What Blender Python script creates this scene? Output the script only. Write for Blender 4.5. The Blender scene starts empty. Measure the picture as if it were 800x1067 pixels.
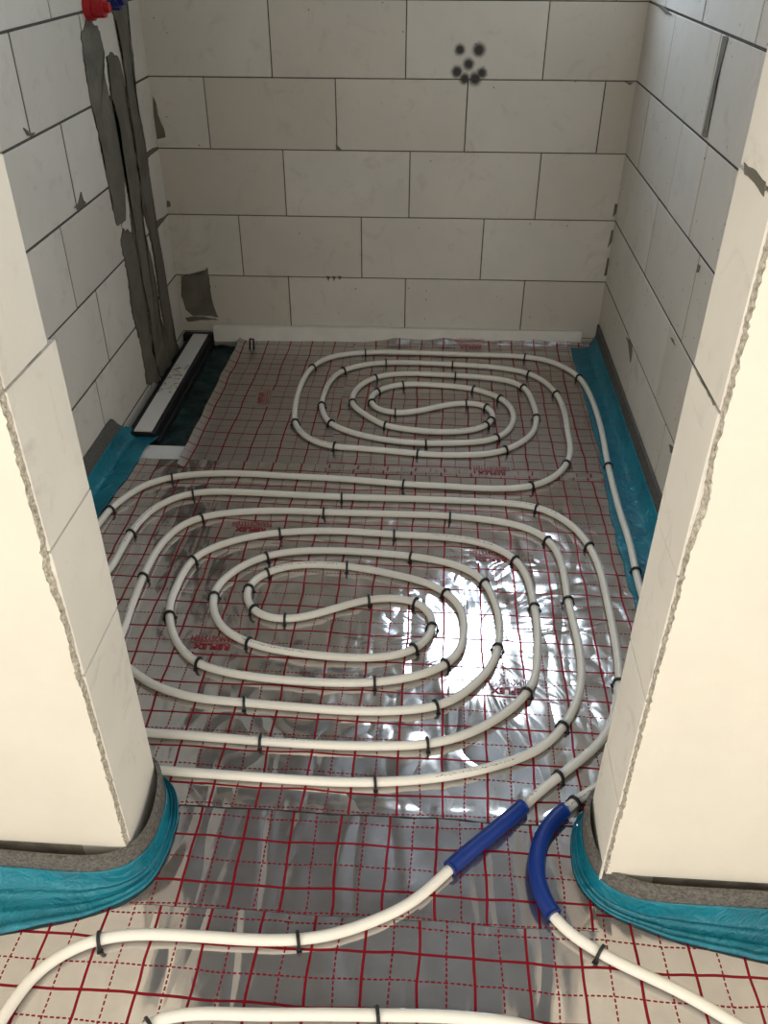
import bpy, bmesh, math, random
from mathutils import Matrix, Vector, noise

random.seed(7)
SC = bpy.context.scene
COL = SC.collection

# ---------------------------------------------------------------- camera, light, exposure
CAM_ROT = [[0.997991, -0.038972, 0.04995], [0.063259, 0.569807, -0.81934], [0.00347, 0.820854, 0.571127]]
cam_d = bpy.data.cameras.new('camera')
cam = bpy.data.objects.new('camera', cam_d)
COL.objects.link(cam)
cam_d.sensor_fit = 'HORIZONTAL'
cam_d.sensor_width = 36.0
cam_d.lens = 36.0 * 890.36 / 800.0
cam_d.clip_start = 0.02
cm = Matrix(CAM_ROT).to_4x4()
cm.translation = Vector((0, 0, 1.57))
cam.matrix_world = cm
SC.camera = cam

world = bpy.data.worlds.new('world')
SC.world = world
world.use_nodes = True
bgn = world.node_tree.nodes['Background']
bgn.inputs['Color'].default_value = (0.62, 0.78, 1.0, 1)
bgn.inputs['Strength'].default_value = 2.0

def area(name, loc, size, rot, power, color):
    l = bpy.data.lights.new(name, 'AREA')
    l.shape = 'RECTANGLE'
    l.size, l.size_y = size
    l.energy = power
    l.color = color
    o = bpy.data.objects.new(name, l)
    COL.objects.link(o)
    o.location = loc
    o.rotation_euler = rot
    return o
# daylight through the window high in the back wall, and through the big window behind the camera
area('daylight_rear_window', (0.36, 3.80, 1.95), (0.64, 0.66), (math.radians(-90), 0, 0), 22, (0.62, 0.79, 1.0))
area('daylight_front_window', (-0.5, -2.46, 1.55), (1.9, 1.3), (math.radians(90), 0, 0), 30, (1.0, 0.91, 0.77))
area('daylight_left_window', (-1.86, -0.9, 1.55), (1.3, 1.3), (math.radians(90), 0, math.radians(-90)), 40, (1.0, 0.91, 0.77))
area('daylight_right_window', (1.86, -0.9, 1.55), (1.3, 1.3), (math.radians(90), 0, math.radians(90)), 40, (1.0, 0.91, 0.77))

SC.view_settings.view_transform = 'Standard'
SC.view_settings.look = 'None'
SC.view_settings.gamma = 1.0
SC.view_settings.use_curve_mapping = False
SC.view_settings.exposure = 0.14
SC.cycles.use_denoising = True
SC.cycles.max_bounces = 10

# ---------------------------------------------------------------- measured layout (metres)
PIPE_PATH = [[-0.74, 0.3],[-0.735, 0.45],[-0.72, 0.58],[-0.691, 0.667],[-0.687, 0.703],[-0.673, 0.739],[-0.647, 0.77],[-0.612, 0.797],[-0.574, 0.814],[-0.517, 0.826],[-0.443, 0.829],[-0.369, 0.83],[-0.306, 0.829],[-0.208, 0.835],[-0.15, 0.847],[-0.102, 0.865],[-0.055, 0.888],[-0.014, 0.91],[0.028, 0.946],[0.073, 0.998],[0.152, 1.075],[0.234, 1.157],[0.269, 1.196],[0.314, 1.237],[0.359, 1.279],[0.399, 1.315],[0.432, 1.358],[0.453, 1.397],[0.473, 1.452],[0.491, 1.522],[0.499, 1.572],[0.506, 1.666],[0.509, 1.778],[0.51, 1.904],[0.51, 1.983],[0.496, 2.083],[0.471, 2.165],[0.423, 2.239],[0.361, 2.288],[0.261, 2.309],[0.149, 2.312],[-0.0, 2.313],[-0.172, 2.31],[-0.346, 2.308],[-0.521, 2.311],[-0.702, 2.31],[-0.778, 2.294],[-0.837, 2.25],[-0.879, 2.187],[-0.902, 2.096],[-0.908, 1.988],[-0.911, 1.882],[-0.965, 1.72],[-0.965, 1.55],[-0.9, 1.4],[-0.8, 1.33],[-0.71, 1.305],[-0.631, 1.299],[-0.516, 1.297],[-0.392, 1.293],[-0.231, 1.29],[-0.101, 1.294],[0.02, 1.308],[0.079, 1.326],[0.142, 1.36],[0.202, 1.41],[0.254, 1.468],[0.287, 1.538],[0.3, 1.631],[0.308, 1.734],[0.305, 1.82],[0.293, 1.946],[0.259, 2.025],[0.199, 2.073],[0.129, 2.099],[0.034, 2.11],[-0.099, 2.113],[-0.277, 2.119],[-0.424, 2.104],[-0.503, 2.083],[-0.578, 2.051],[-0.647, 2.001],[-0.685, 1.947],[-0.697, 1.852],[-0.698, 1.752],[-0.689, 1.709],[-0.662, 1.639],[-0.616, 1.57],[-0.564, 1.526],[-0.477, 1.5],[-0.395, 1.489],[-0.328, 1.485],[-0.243, 1.483],[-0.113, 1.492],[-0.009, 1.521],[0.056, 1.559],[0.097, 1.608],[0.111, 1.689],[0.106, 1.783],[0.069, 1.843],[0.009, 1.887],[-0.105, 1.923],[-0.208, 1.945],[-0.301, 1.95],[-0.393, 1.939],[-0.455, 1.904],[-0.492, 1.856],[-0.498, 1.811],[-0.485, 1.767],[-0.452, 1.725],[-0.405, 1.707],[-0.343, 1.711],[-0.275, 1.741],[-0.207, 1.779],[-0.136, 1.809],[-0.077, 1.815],[-0.018, 1.804],[0.02, 1.761],[0.031, 1.704],[0.011, 1.647],[-0.026, 1.609],[-0.085, 1.584],[-0.187, 1.574],[-0.324, 1.582],[-0.395, 1.593],[-0.451, 1.611],[-0.523, 1.652],[-0.567, 1.718],[-0.584, 1.78],[-0.586, 1.839],[-0.568, 1.87],[-0.536, 1.925],[-0.476, 1.975],[-0.409, 2.003],[-0.35, 2.014],[-0.23, 2.02],[-0.111, 2.014],[-0.025, 2.005],[0.046, 1.99],[0.119, 1.961],[0.171, 1.907],[0.197, 1.825],[0.208, 1.737],[0.199, 1.635],[0.173, 1.557],[0.124, 1.488],[0.083, 1.448],[0.032, 1.42],[-0.074, 1.401],[-0.169, 1.396],[-0.314, 1.4],[-0.444, 1.406],[-0.542, 1.412],[-0.612, 1.43],[-0.672, 1.454],[-0.729, 1.497],[-0.772, 1.525],[-0.793, 1.57],[-0.79, 1.619],[-0.799, 1.722],[-0.805, 1.858],[-0.803, 1.957],[-0.789, 2.049],[-0.758, 2.119],[-0.703, 2.167],[-0.625, 2.194],[-0.526, 2.211],[-0.442, 2.217],[-0.325, 2.217],[-0.135, 2.222],[0.047, 2.224],[0.156, 2.215],[0.255, 2.198],[0.326, 2.167],[0.37, 2.123],[0.395, 2.053],[0.403, 1.94],[0.401, 1.837],[0.406, 1.75],[0.409, 1.638],[0.403, 1.546],[0.378, 1.455],[0.339, 1.381],[0.305, 1.336],[0.254, 1.294],[0.193, 1.264],[0.133, 1.241],[0.079, 1.224],[-0.008, 1.206],[-0.123, 1.193],[-0.218, 1.19],[-0.372, 1.192],[-0.491, 1.194],[-0.575, 1.196],[-0.72, 1.195],[-0.88, 1.225],[-1.0, 1.34],[-1.055, 1.55],[-1.06, 1.8],[-1.045, 1.98],[-1.019, 2.104],[-1.013, 2.178],[-0.985, 2.254],[-0.939, 2.335],[-0.864, 2.387],[-0.788, 2.411],[-0.656, 2.426],[-0.474, 2.422],[-0.277, 2.416],[-0.082, 2.399],[0.046, 2.396],[0.221, 2.391],[0.337, 2.412],[0.42, 2.47],[0.472, 2.551],[0.5, 2.646],[0.507, 2.799],[0.511, 2.964],[0.498, 3.097],[0.462, 3.201],[0.402, 3.277],[0.297, 3.321],[0.085, 3.344],[-0.094, 3.35],[-0.237, 3.335],[-0.323, 3.295],[-0.384, 3.24],[-0.417, 3.139],[-0.426, 3.032],[-0.422, 2.922],[-0.378, 2.803],[-0.292, 2.736],[-0.192, 2.697],[-0.069, 2.674],[0.075, 2.681],[0.217, 2.711],[0.278, 2.769],[0.313, 2.866],[0.309, 2.974],[0.272, 3.047],[0.169, 3.12],[0.021, 3.144],[-0.108, 3.144],[-0.178, 3.113],[-0.227, 3.058],[-0.238, 2.983],[-0.206, 2.922],[-0.134, 2.896],[-0.037, 2.922],[0.053, 2.972],[0.135, 2.997],[0.207, 2.982],[0.24, 2.914],[0.222, 2.837],[0.162, 2.785],[0.045, 2.759],[-0.072, 2.769],[-0.168, 2.795],[-0.244, 2.869],[-0.308, 2.962],[-0.303, 3.078],[-0.267, 3.159],[-0.206, 3.216],[-0.104, 3.242],[0.095, 3.238],[0.237, 3.225],[0.322, 3.2],[0.373, 3.146],[0.395, 3.036],[0.401, 2.895],[0.374, 2.768],[0.291, 2.662],[0.214, 2.617],[0.027, 2.597],[-0.126, 2.61],[-0.233, 2.622],[-0.339, 2.628],[-0.429, 2.67],[-0.494, 2.758],[-0.519, 2.869],[-0.529, 3.097],[-0.508, 3.264],[-0.445, 3.378],[-0.3, 3.438],[-0.113, 3.451],[0.131, 3.449],[0.394, 3.443],[0.501, 3.406],[0.572, 3.326],[0.611, 3.238],[0.631, 3.069],[0.634, 2.837],[0.621, 2.577],[0.615, 2.311],[0.618, 2.12],[0.612, 1.981],[0.61, 1.886],[0.615, 1.72],[0.59, 1.55],[0.52, 1.37],[0.42, 1.235],[0.342, 1.176],[0.315, 1.148],[0.279, 1.113],[0.255, 1.066],[0.243, 1.018],[0.247, 0.959],[0.267, 0.909],[0.298, 0.879],[0.348, 0.847],[0.404, 0.82],[0.473, 0.791],[0.524, 0.762],[0.561, 0.739],[0.64, 0.68],[0.7, 0.58],[0.72, 0.4]]
PIPE2_PATH = [[-0.48, 0.4],[-0.48, 0.55],[-0.47, 0.63],[-0.444, 0.679],[-0.41, 0.688],[-0.366, 0.696],[-0.28, 0.699],[-0.143, 0.708],[-0.043, 0.713],[0.051, 0.718],[0.142, 0.717],[0.196, 0.714],[0.28, 0.69],[0.36, 0.63],[0.4, 0.5],[0.41, 0.35]]
CLIPS = {"farthest run of the rear coil": ["x", [[-0.29, 3.439],[0.396, 3.443]]], "second far run of the rear coil": ["x", [[-0.198, 3.342],[0.087, 3.348],[0.406, 3.287]]], "third far run of the rear coil": ["x", [[-0.241, 3.2],[0.095, 3.238],[0.373, 3.146]]], "innermost far run of the rear coil": ["x", [[-0.116, 3.143],[0.171, 3.12],[0.272, 3.047]]], "left bends of the rear coil": ["x", [[-0.51, 3.278],[-0.378, 3.259],[-0.236, 3.083],[-0.311, 2.97],[-0.236, 2.975],[-0.424, 2.942],[-0.377, 2.796],[-0.511, 2.794]]], "inner S curve of the rear coil": ["x", [[-0.134, 2.896],[0.135, 2.993],[0.22, 2.967],[0.23, 2.864]]], "right bends of the rear coil": ["x", [[0.495, 3.101],[0.398, 2.895],[0.481, 2.567]]], "near runs of the rear coil": ["x", [[-0.339, 2.628],[-0.166, 2.796],[-0.037, 2.596],[-0.012, 2.678],[0.211, 2.822],[0.245, 2.731],[0.271, 2.644]]], "pipe along the right wall": ["f", [[0.607, 3.256],[0.622, 2.564],[0.612, 1.983]]], "farthest run of the front coil": ["x", [[-1.015, 2.188],[-0.865, 2.39],[-0.082, 2.399],[0.346, 2.414]]], "second far run of the front coil": ["x", [[-0.906, 2.066],[-0.772, 2.294],[-0.278, 2.308],[0.354, 2.29],[0.495, 2.088]]], "third far run of the front coil": ["x", [[-0.805, 1.858],[-0.711, 2.161],[-0.325, 2.217],[0.075, 2.222],[0.376, 2.116]]], "fourth far run of the front coil": ["x", [[-0.685, 1.947],[-0.451, 2.099],[-0.097, 2.114],[0.267, 2.014]]], "fifth far run of the front coil": ["x", [[-0.582, 1.786],[-0.471, 1.975],[-0.039, 2.009],[0.176, 1.899]]], "innermost far run of the front coil": ["x", [[-0.497, 1.832],[-0.457, 1.904],[-0.225, 1.946],[0.066, 1.845]]], "inner S curve of the front coil": ["x", [[-0.463, 1.736],[-0.366, 1.706],[-0.154, 1.801],[-0.016, 1.802],[0.026, 1.7],[-0.017, 1.615]]], "right bends of the front coil": ["x", [[0.062, 1.563],[0.198, 1.631],[0.267, 1.485],[0.307, 1.804],[0.339, 1.381],[0.401, 1.839],[0.491, 1.532]]], "left bend of the fourth turn in the front coil": ["x", [[-0.688, 1.705]]], "fourth nearest run of the front coil": ["x", [[-0.565, 1.526],[-0.114, 1.492]]], "fifth nearest run of the front coil": ["x", [[-0.448, 1.609]]], "third nearest run of the front coil": ["x", [[-0.42, 1.405],[0.037, 1.422]]], "second nearest run of the front coil": ["x", [[-0.363, 1.293],[0.022, 1.309]]], "nearest run of the front coil": ["x", [[-0.088, 1.195]]], "pipe end above the straight blue sleeve": ["x", [[0.314, 1.237]]], "pipe end above the curved blue sleeve": ["x", [[0.342, 1.176]]], "foreground pipe below the left pier": ["x", [[-0.574, 0.814],[-0.203, 0.835]]], "foreground pipe in front of the right pier": ["x", [[0.35, 0.846]]], "pipe along the bottom picture edge": ["x", [[-0.444, 0.679],[-0.048, 0.713]]]}
SMEAR_LEFT = {"s1a": [[3.027, 1.302],[2.959, 1.269],[2.946, 1.201],[2.944, 1.141],[2.945, 1.083],[2.951, 1.028],[2.967, 0.912],[2.969, 0.801],[2.979, 0.677],[3.073, 0.67],[3.141, 0.808],[3.149, 0.899],[3.133, 0.995],[3.106, 1.074],[3.101, 1.145],[3.132, 1.2],[3.129, 1.258],[3.071, 1.299]], "s1b": [[3.039, 0.649],[2.989, 0.616],[3.003, 0.5],[2.988, 0.355],[3.018, 0.197],[3.009, 0.047],[3.159, -0.018],[3.128, 0.133],[3.148, 0.262],[3.134, 0.436],[3.154, 0.587]], "s2": [[3.191, 1.193],[3.149, 1.182],[3.131, 1.065],[3.163, 0.978],[3.155, 0.872],[3.15, 0.812],[3.124, 0.617],[3.144, 0.432],[3.163, 0.25],[3.145, 0.062],[3.186, -0.022],[3.347, -0.0],[3.308, 0.156],[3.27, 0.251],[3.287, 0.358],[3.279, 0.469],[3.246, 0.559],[3.258, 0.667],[3.282, 0.801],[3.282, 0.91],[3.279, 1.008],[3.281, 1.093],[3.264, 1.168]], "s3": [[3.291, 1.338],[3.275, 1.308],[3.294, 1.259],[3.3, 1.186],[3.304, 1.095],[3.292, 1.012],[3.296, 0.914],[3.292, 0.798],[3.269, 0.664],[3.302, 0.575],[3.319, 0.493],[3.325, 0.382],[3.314, 0.287],[3.318, 0.192],[3.325, 0.076],[3.343, -0.008],[3.466, -0.018],[3.423, 0.069],[3.424, 0.208],[3.414, 0.357],[3.413, 0.5],[3.391, 0.579],[3.407, 0.718],[3.408, 0.831],[3.402, 0.934],[3.382, 0.964],[3.391, 1.06],[3.423, 1.178],[3.409, 1.248],[3.442, 1.328]], "j1": [[3.391, 0.8],[3.405, 0.825],[3.519, 0.822],[3.57, 0.815]], "j2": [[3.395, 0.536],[3.386, 0.569],[3.517, 0.555],[3.586, 0.547]], "j3": [[2.652, 0.828],[2.687, 0.83],[2.713, 0.847],[2.726, 0.855],[2.722, 0.833],[2.748, 0.817],[2.718, 0.81],[2.686, 0.813]], "j4": [[2.437, 1.078],[2.424, 1.1],[2.439, 1.092],[2.457, 1.079],[2.488, 1.076],[2.465, 1.07]]}
SMEAR_BACK = {"patch": [[-1.108, 0.284],[-1.12, 0.195],[-1.107, 0.133],[-1.08, 0.103],[-1.023, 0.108],[-0.966, 0.097],[-0.977, 0.14],[-0.988, 0.188],[-0.986, 0.278],[-0.99, 0.322],[-1.023, 0.287]], "patch2": [[-1.116, 0.092],[-1.105, 0.074],[-1.043, 0.084],[-0.969, 0.086],[-1.033, 0.098],[-1.085, 0.097]], "c1": [[-1.124, 0.998],[-1.134, 0.894],[-1.132, 0.841],[-1.096, 0.848],[-1.098, 0.88],[-1.114, 0.922],[-1.115, 0.971]], "c2": [[-1.126, 0.603],[-1.13, 0.576],[-1.113, 0.58],[-1.114, 0.599]], "c3": [[0.717, 0.617],[0.714, 0.563],[0.727, 0.579],[0.726, 0.614]], "c4": [[0.719, 0.509],[0.714, 0.437],[0.729, 0.469],[0.73, 0.509]], "c5": [[0.72, 0.396],[0.716, 0.318],[0.728, 0.318],[0.729, 0.388]], "c6": [[-0.417, 0.831],[-0.417, 0.806],[-0.391, 0.806],[-0.405, 0.821]], "c7": [[0.68, 1.065],[0.716, 1.062],[0.703, 1.052]], "d1": [[-0.474, 0.295],[-0.466, 0.272],[-0.457, 0.293]], "d2": [[-0.449, 0.295],[-0.441, 0.272],[-0.432, 0.293]], "d3": [[-0.424, 0.296],[-0.416, 0.277],[-0.407, 0.294]]}
SMEAR_RIGHT = {"thick": [[2.595, 1.32],[2.544, 1.321],[2.564, 1.218],[2.553, 1.078],[2.604, 1.075],[2.598, 1.176],[2.593, 1.251]], "r1": [[3.07, 0.277],[3.022, 0.271],[2.941, 0.231],[2.944, 0.275],[2.981, 0.292]], "r2": [[2.507, 0.518],[2.477, 0.515],[2.44, 0.519],[2.472, 0.524]], "r3": [[2.389, 0.784],[2.389, 0.76],[2.372, 0.766],[2.368, 0.786]], "r4": [[3.526, 1.331],[3.315, 1.313],[3.229, 1.317],[3.392, 1.329]], "r5": [[2.288, 0.265],[2.261, 0.251],[2.218, 0.277],[2.247, 0.279]]}
PAINT_DOTS = [[0.056, 1.166],[0.127, 1.166],[0.091, 1.118],[0.049, 1.092],[0.079, 1.069],[0.119, 1.069],[0.143, 1.089]]
PRINTS = [["n", -0.547, 1.615],["n", -0.545, 2.137],["n", 0.196, 2.036],["n", 0.218, 2.518],["n", 0.223, 1.509],["n", 0.165, 3.554],["r", -0.663, 3.009]]

# ---------------------------------------------------------------- helpers
def tag(o, label=None, cat=None, group=None, kind=None):
    if label: o['label'] = label
    if cat: o['category'] = cat
    if group: o['group'] = group
    if kind: o['kind'] = kind
    return o

def link(name, me, mat=None, parent=None, smooth=False):
    o = bpy.data.objects.new(name, me)
    COL.objects.link(o)
    if mat is not None and not me.materials:
        me.materials.append(mat)
    if smooth:
        for p in me.polygons: p.use_smooth = True
    if parent is not None:
        o.parent = parent
    return o

def from_py(name, vs, fs, mat=None, parent=None, smooth=False):
    me = bpy.data.meshes.new(name)
    me.from_pydata([tuple(v) for v in vs], [], fs)
    me.update()
    return link(name, me, mat, parent, smooth)

def empty(name, loc=(0, 0, 0)):
    o = bpy.data.objects.new(name, None)
    o.empty_display_size = 0.05
    COL.objects.link(o)
    o.location = loc
    return o

def box_data(x0, x1, y0, y1, z0, z1):
    vs = [(x0,y0,z0),(x1,y0,z0),(x1,y1,z0),(x0,y1,z0),(x0,y0,z1),(x1,y0,z1),(x1,y1,z1),(x0,y1,z1)]
    fs = [(0,3,2,1),(4,5,6,7),(0,1,5,4),(1,2,6,5),(2,3,7,6),(3,0,4,7)]
    return vs, fs

def boxes_data(lst):
    V, F = [], []
    for b in lst:
        v, f = box_data(*b)
        n = len(V)
        V += v
        F += [tuple(i + n for i in q) for q in f]
    return V, F

def box(name, b, mat, parent=None, bevel=0.0):
    vs, fs = box_data(*b)
    me = bpy.data.meshes.new(name)
    bm = bmesh.new()
    bv = [bm.verts.new(v) for v in vs]
    for f in fs: bm.faces.new([bv[i] for i in f])
    if bevel:
        bmesh.ops.bevel(bm, geom=list(bm.edges), offset=bevel, segments=1, affect='EDGES')
    bm.to_mesh(me); bm.free()
    return link(name, me, mat, parent)

def nz(x, y, z=0.0):
    return noise.noise(Vector((x, y, z)))

# ---------------------------------------------------------------- materials
def new_mat(name):
    m = bpy.data.materials.new(name)
    m.use_nodes = True
    nt = m.node_tree
    return m, nt, nt.nodes['Principled BSDF']

def node(nt, typ, ins=None, **props):
    n = nt.nodes.new(typ)
    for k, v in props.items(): setattr(n, k, v)
    for k, v in (ins or {}).items():
        s = n.inputs[k]
        if hasattr(v, 'is_output'): nt.links.new(v, s)
        else: s.default_value = v
    return n

def math_(nt, op, a, b=None, c=None, clamp=False):
    n = nt.nodes.new('ShaderNodeMath')
    n.operation = op
    n.use_clamp = clamp
    for i, v in enumerate((a, b, c)):
        if v is None: continue
        if hasattr(v, 'is_output'): nt.links.new(v, n.inputs[i])
        else: n.inputs[i].default_value = v
    return n.outputs[0]

def mix_col(nt, fac, a, b, blend='MIX'):
    n = nt.nodes.new('ShaderNodeMix')
    n.data_type = 'RGBA'
    n.blend_type = blend
    for i, v in ((0, fac), (6, a), (7, b)):
        if hasattr(v, 'is_output'): nt.links.new(v, n.inputs[i])
        else: n.inputs[i].default_value = v if i == 0 else (*v, 1) if len(v) == 3 else v
    return n.outputs[2]

def ramp(nt, fac, lo, hi):
    return node(nt, 'ShaderNodeMapRange', {'Value': fac, 'From Min': lo, 'From Max': hi}, clamp=True).outputs[0]

def coords(nt):
    g = node(nt, 'ShaderNodeNewGeometry')
    return g.outputs['Position']

def tex_noise(nt, vec, scale, detail=3.0, rough=0.55, dist=0.0):
    return node(nt, 'ShaderNodeTexNoise', {'Vector': vec, 'Scale': scale, 'Detail': detail, 'Roughness': rough, 'Distortion': dist}).outputs['Fac']

def set_bump(nt, bs, height, strength, dist):
    b = node(nt, 'ShaderNodeBump', {'Height': height, 'Strength': strength, 'Distance': dist})
    nt.links.new(b.outputs[0], bs.inputs['Normal'])
    return b

def mat_block(name, base, dots=None, vary=0.5):
    m, nt, bs = new_mat(name)
    p = coords(nt)
    oi = node(nt, 'ShaderNodeObjectInfo').outputs['Random']
    n1 = tex_noise(nt, p, 3.5, 4)
    n2 = tex_noise(nt, p, 60, 3)
    n3 = tex_noise(nt, p, 9, 5, 0.65, 1.2)
    c = mix_col(nt, ramp(nt, n1, 0.3, 0.75), tuple(x * 0.93 for x in base), tuple(min(1, x * 1.05) for x in base))
    # each block came from the kiln a slightly different tone
    c = mix_col(nt, math_(nt, 'MULTIPLY', math_(nt, 'POWER', oi, 1.6), vary), c, (base[0] * 0.80, base[1] * 0.765, base[2] * 0.73))
    # brown rubbed stains
    c = mix_col(nt, math_(nt, 'MULTIPLY', ramp(nt, n3, 0.56, 0.78), 0.45), c, (0.42, 0.36, 0.30))
    # pores and specks
    vor = node(nt, 'ShaderNodeTexVoronoi', {'Vector': p, 'Scale': 26.0, 'Randomness': 1.0})
    speck = math_(nt, 'LESS_THAN', vor.outputs['Distance'], 0.085)
    sel = math_(nt, 'GREATER_THAN', node(nt, 'ShaderNodeSeparateColor', {'Color': vor.outputs['Color']}).outputs[0], 0.86)
    sp = math_(nt, 'MULTIPLY', speck, sel)
    c = mix_col(nt, math_(nt, 'MULTIPLY', sp, 0.75), c, (0.16, 0.14, 0.12))
    if dots:
        tot = None
        warp = node(nt, 'ShaderNodeTexNoise', {'Vector': p, 'Scale': 70.0, 'Detail': 3.0})
        for (u, z, r) in dots:
            d = node(nt, 'ShaderNodeVectorMath', {0: p, 1: (u[0], u[1], z)}, operation='DISTANCE').outputs['Value']
            d = math_(nt, 'ADD', d, math_(nt, 'MULTIPLY', warp.outputs['Fac'], 0.008))
            k = node(nt, 'ShaderNodeMapRange', {'Value': d, 'From Min': r * 0.75, 'From Max': r * 1.9, 'To Min': 1.0, 'To Max': 0.0}, clamp=True, interpolation_type='SMOOTHSTEP').outputs[0]
            tot = k if tot is None else math_(nt, 'MAXIMUM', tot, k)
        c = mix_col(nt, math_(nt, 'MULTIPLY', tot, 0.93), c, (0.018, 0.017, 0.018))
    nt.links.new(c, bs.inputs['Base Color'])
    bs.inputs['Roughness'].default_value = 0.9
    bs.inputs['Specular IOR Level'].default_value = 0.25
    h = math_(nt, 'SUBTRACT', math_(nt, 'ADD', math_(nt, 'MULTIPLY', n2, 0.35), math_(nt, 'MULTIPLY', n1, 0.5)), sp)
    set_bump(nt, bs, h, 0.35, 0.004)
    return m

def mat_simple(name, col, rough=0.6, nscale=0, namp=0.15, bump=0.0, bscale=80, bdist=0.003, spec=0.4, metal=0.0, dist=0.0):
    m, nt, bs = new_mat(name)
    p = coords(nt)
    if nscale:
        n = tex_noise(nt, p, nscale, 4, 0.6, dist)
        c = mix_col(nt, ramp(nt, n, 0.3, 0.7), tuple(x * (1 - namp) for x in col), tuple(min(1, x * (1 + namp)) for x in col))
        nt.links.new(c, bs.inputs['Base Color'])
    else:
        bs.inputs['Base Color'].default_value = (*col, 1)
    bs.inputs['Roughness'].default_value = rough
    bs.inputs['Specular IOR Level'].default_value = spec
    bs.inputs['Metallic'].default_value = metal
    if bump:
        set_bump(nt, bs, tex_noise(nt, p, bscale, 4), bump, bdist)
    return m

def mat_film(name):
    m, nt, bs = new_mat(name)
    p = coords(nt)
    n = tex_noise(nt, p, 7, 4, 0.6, 0.8)
    w = tex_noise(nt, p, 14, 5, 0.6, 1.6)
    c = mix_col(nt, ramp(nt, n, 0.3, 0.7), (0.003, 0.115, 0.165), (0.008, 0.21, 0.285))
    nt.links.new(c, bs.inputs['Base Color'])
    bs.inputs['Roughness'].default_value = 0.30
    bs.inputs['Specular IOR Level'].default_value = 0.45
    r = math_(nt, 'ABSOLUTE', math_(nt, 'SUBTRACT', w, 0.5))
    set_bump(nt, bs, r, 0.7, 0.02)
    return m

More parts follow.
